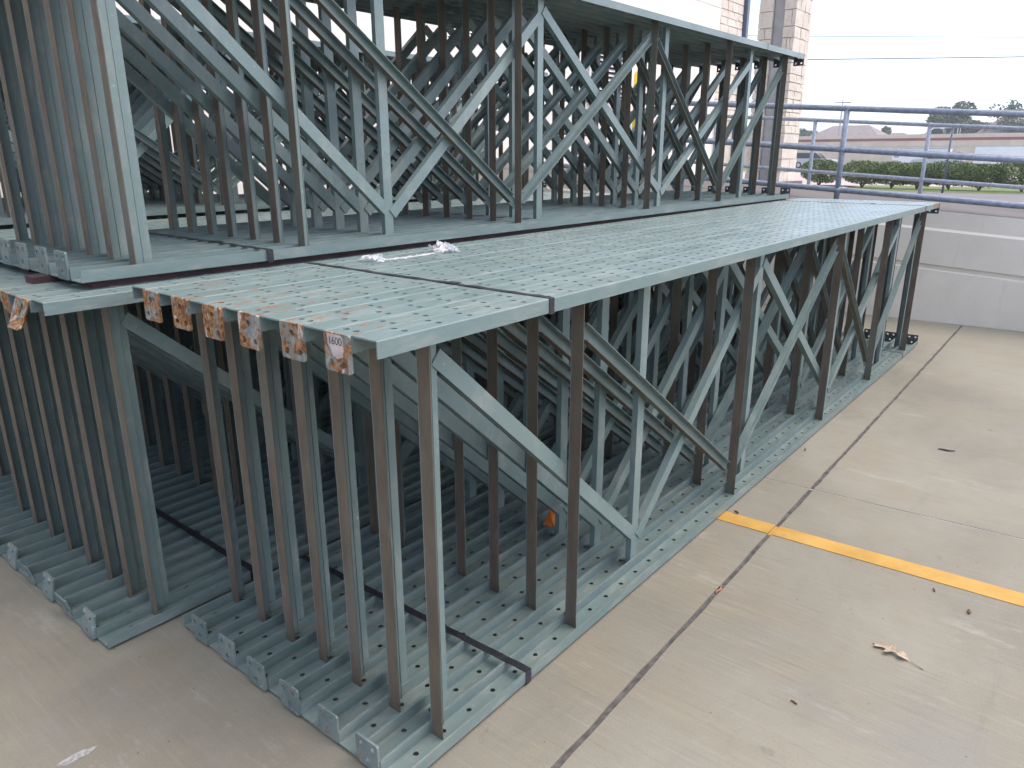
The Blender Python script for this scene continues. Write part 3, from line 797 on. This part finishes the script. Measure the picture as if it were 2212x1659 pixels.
fwx = 96.0
fwl = thing('screen_wall', 'long tan precast wall with a red brown band beyond the hedge', 'wall', (fwx, 0, -.14))
g = G(); g.box(.06, .35, -30, 70, 0, 3.62); g.obj('wall_core', M['mortar'], fwl)
g = G(); g.box(-.03, .40, -30, 70, 2.98, 3.28 - .02); g.obj('red_band', M['redband'], fwl)
g = G(); g.box(-.01, .42, -30, 70, 3.265, 3.66); g.obj('coping', M['tan'], fwl)
m1 = G(); m1.box(0, .058, .02, 2.43, .02, 2.32); m1 = m1.mesh('wall_panel', M['tan'])
m2 = G(); m2.box(0, .058, .02, 2.43, 2.36, 2.97); m2 = m2.mesh('wall_panel', M['tan'])
for k in range(-6, 22):
    obj('wall_panel', m1, fwl, (0, k * 2.45, 0)); obj('wall_panel', m2, fwl, (0, k * 2.45, 0))
sgn = thing('wall_sign', 'small white sign with two grey bands on the tan wall', 'sign', (fwx - .03, 20.4, 1.35))
g = G(); g.box(-.03, 0, -.52, .52, -.62, .62); g.obj('sign_board', M['white'], sgn)
g = G(); g.box(-.034, -.0305, -.34, .34, .12, .34); g.box(-.034, -.0305, -.34, .34, -.34, -.1); g.obj('print', M['grey_steel'], sgn)

def wheel_mesh():
    g = G(); g.tube([(0, -.11, 0), (0, .11, 0)], .36, 16); g.tube([(0, -.114, 0), (0, .114, 0)], .21, 12, 1); return g.mesh('wheel', [M['tyre'], M['car_silver']])
ME_WH = wheel_mesh()
def car(name, label, x, y, z, rz, prof, cab, mat, wd=.9, rack=False, cat='car'):
    o = thing(name, label, cat, (x, y, z), rz)
    g = G(); g.prism(prof, -wd, wd); me = g.mesh('body', mat); obj('body', me, o)
    g = G(); g.prism(cab, -wd * .86, wd * .86); g.obj('cabin', M['glass'], o)
    xs = sorted(p[0] for p in cab); zt_ = max(p[1] for p in cab)
    top = [p for p in cab if p[1] > zt_ - .05]
    g = G(); g.box(min(p[0] for p in top) - .03, max(p[0] for p in top) + .03, -wd * .84, wd * .84, zt_ - .01, zt_ + .06); g.obj('roof', mat, o)
    ln = max(p[0] for p in prof)
    for sx in (-.62, .62):
        for sy in (-1, 1): obj('wheel', ME_WH, o, (ln * sx, sy * (wd - .1), .36))
    if rack:
        g = G()
        for xx in (-1.9, -.2, 1.3):
            for sy in (-1, 1): g.box(xx - .03, xx + .03, sy * .78 - .03, sy * .78 + .03, .9, 1.95)
            g.box(xx - .03, xx + .03, -.8, .8, 1.93, 1.99)
        for sy in (-1, 1): g.box(-2.3, 1.6, sy * .78 - .03, sy * .78 + .03, 1.95, 2.01)
        g.obj('ladder_rack', M['white'], o)
    return o
suv_p = [(-2.3, .35), (2.3, .35), (2.35, .8), (2.2, .98), (1.1, 1.08), (-2.3, 1.1), (-2.4, .8)]; suv_c = [(1.05, 1.08), (.35, 1.66), (-2.0, 1.7), (-2.3, 1.1)]
car('parked_car', 'dark green and silver estate car by the tan wall, left of the railing post', 89.5, 27.6, -.14, R(-90), suv_p, suv_c, M['car_silver'])
tr_p = [(-2.8, .45), (2.8, .45), (2.85, .95), (2.6, 1.12), (1.3, 1.18), (-2.8, 1.2)]; tr_c = [(1.25, 1.18), (.7, 1.78), (-.35, 1.8), (-.5, 1.2)]
car('pickup_truck', 'dark pickup with a pale ladder rack above the tan wall', 102, 17.5, 2.35, R(90), tr_p, tr_c, M['car_dark'], .95, True, 'pickup')
car('parked_car', 'low pale car half hidden behind the hedge top', 88.0, 14.8, -.14, R(90), suv_p, suv_c, M['car_silver'])
def van(label, x, y, ln, h):
    o = thing('box_trailer', label, 'trailer', (x, y, -.14), R(90), 'white box trailers by the tan wall')
    g = G(); g.box(-ln / 2, ln / 2, -1.1, 1.1, .55, h); g.obj('box', M['white'], o)
    g = G(); g.box(-ln / 2 - .02, ln / 2 + .02, -1.12, 1.12, h + .0, h + .07); g.obj('roof_rim', M['car_silver'], o)
    g = G(); g.box(-ln / 2, ln / 2, -.5, .5, .3, .54); g.obj('chassis', M['black'], o)
    for sx in (-.25, .0): 
        for sy in (-1, 1): obj('wheel', ME_WH, o, (ln * sx, sy * .95, .36))
    return o
van('shorter white box trailer by the tan wall near the middle of the hedge', 91, 16.6, 4.6, 2.05)
van('longer white box trailer by the tan wall at right', 91, 7.4, 9.0, 2.25)

def house(label, x, y, wx, wy, hw, hr, rz):
    o = thing('house', label, 'house', (x, y, 2.0), rz, 'houses beyond the tan wall')
    g = G(); g.box(-wx, wx, -wy, wy, 0, hw); g.obj('wall', M['tan'], o)
    g = G(); e = .5; v = [(-wx - e, -wy - e, hw), (wx + e, -wy - e, hw), (wx + e, wy + e, hw), (-wx - e, wy + e, hw), (0, -wy * .45, hr), (0, wy * .45, hr)]
    g.add(v, [(0, 1, 4), (1, 2, 5, 4), (2, 3, 5), (3, 0, 4, 5), (3, 2, 1, 0)]); g.obj('roof', M['roof'], o)
    return o
house('hip roofed house behind the tan wall, left of the railing post', 140, 38.1, 6, 6.5, 1.4, 4.1, 0)
house('lower hip roofed house behind the tan wall', 150, 34.6, 6, 6.0, 1.0, 3.0, 0)
house('house with brown roof at the right edge beyond the wall', 135, 11.4, 6, 6.5, 1.8, 5.6, 0)
def tree(label, x, y, z0, h, spread, n, seed, leafsize=.32):
    o = thing('broadleaf_tree', label, 'tree', (x, y, z0), 0, 'trees beyond the tan wall')
    q = random.Random(seed); g = G(); g.tube([(0, 0, 0), (.1, .1, h * .35), (0, .2, h * .7)], [.22, .16, .07], 8); cs = []
    for k in range(7):
        a = q.uniform(0, 6.28); rr_ = spread * q.uniform(.25, .75); zz = h * q.uniform(.5, .9)
        c = (rr_ * math.cos(a), rr_ * math.sin(a), zz); cs.append((c, (spread * .42, spread * .42, h * .16)))
        g.tube([(0, .1, h * .35), (c[0] * .6, c[1] * .6, (h * .35 + zz) / 2), c], [.10, .06, .02], 6)
    g.obj('trunk', M['bark'], o, True)
    leaf_cloud('crown', M['leafB'], o, cs, n, leafsize, seed)
    return o
tree('largest dark tree rising behind the pickup beyond the wall', 128, 20.9, 1.0, 7.4, 3.6, 2600, 1)
tree('tree right of the largest one, lower and wider', 134, 18.0, 1.0, 5.4, 3.0, 1600, 2)
tree('small tree beside the stone pier beyond the wall', 150, 49.0, 1.5, 4.6, 2.6, 1000, 3)
tree('small loose tree between the two far roofs', 146, 34.7, 1.5, 4.6, 1.9, 600, 4)
tree('thin sparse tree near the right edge beyond the wall', 130, 14.4, 1.5, 7.0, 2.2, 520, 5, .26)
tree('low bushy tree at the right beyond the wall', 132, 16.2, 1.5, 4.4, 2.2, 1100, 6)
tree('low tree at the far right in front of the house', 126, 11.9, 1.5, 4.0, 2.4, 1200, 7)

tree('low rounded tree just left of the largest one beyond the wall', 136, 24.6, 1.5, 3.6, 2.0, 700, 8)
tree('low tree between the largest tree and the sparse one', 138, 16.9, 1.5, 4.0, 2.3, 900, 9)

def pole(label, x, y, z0, z1, r, mat, arm=False):
    o = thing('utility_pole' if arm else 'sign_pole', label, 'pole', (x, y, z0))
    g = G(); g.tube([(0, 0, 0), (0, 0, z1 - z0)], [r, r * .7], 8); g.obj('pole', mat, o, True)
    if arm:
        g = G(); g.box(-.05, .05, -1.1, 1.1, z1 - z0 - .5, z1 - z0 - .38); g.obj('crossarm', M['bark'], o)
    else:
        g = G(); g.tube([(0, 0, z1 - z0), (0, 0, z1 - z0 + .03)], r * 1.4, 8); g.obj('cap', mat, o)
    return o
pole('utility pole seen behind the near railing post', 112, 31.8, -.14, 8.6, .14, M['grey_steel'], True)
pole('thin dark pole standing in front of the hedge', 33.4, 4.72, -.07, 2.45, .045, M['blue_steel'])
def wirel(label, pts, r):
    g = G(); a, b = Vector(pts[0]), Vector(pts[1]); q = []
    for i in range(25):
        t = i / 24; p = a.lerp(b, t); p.z -= pts[2] * 4 * t * (1 - t); q.append(p)
    g.tube(q, r, 6)
    tag(g.obj('power_line', M['wire'], None, True), label, 'wire', 'overhead power lines')
wirel('upper thin power line across the white sky', ((40.48, 19.35, 7.73), (55.87, .33, 7.58), .02), .020)
wirel('lower thicker power line across the white sky', ((40.54, 19.28, 6.43), (56.01, .16, 6.68), .02), .034)
wirel('faint power line rising to the right above the far railing', ((63.78, 30.3, 4.23), (88.3, .05, 5.56), .03), .016)
wirel('faint power line just above the far roofs', ((82.26, 39.25, 5.03), (114.1, -.07, 4.45), .05), .018)
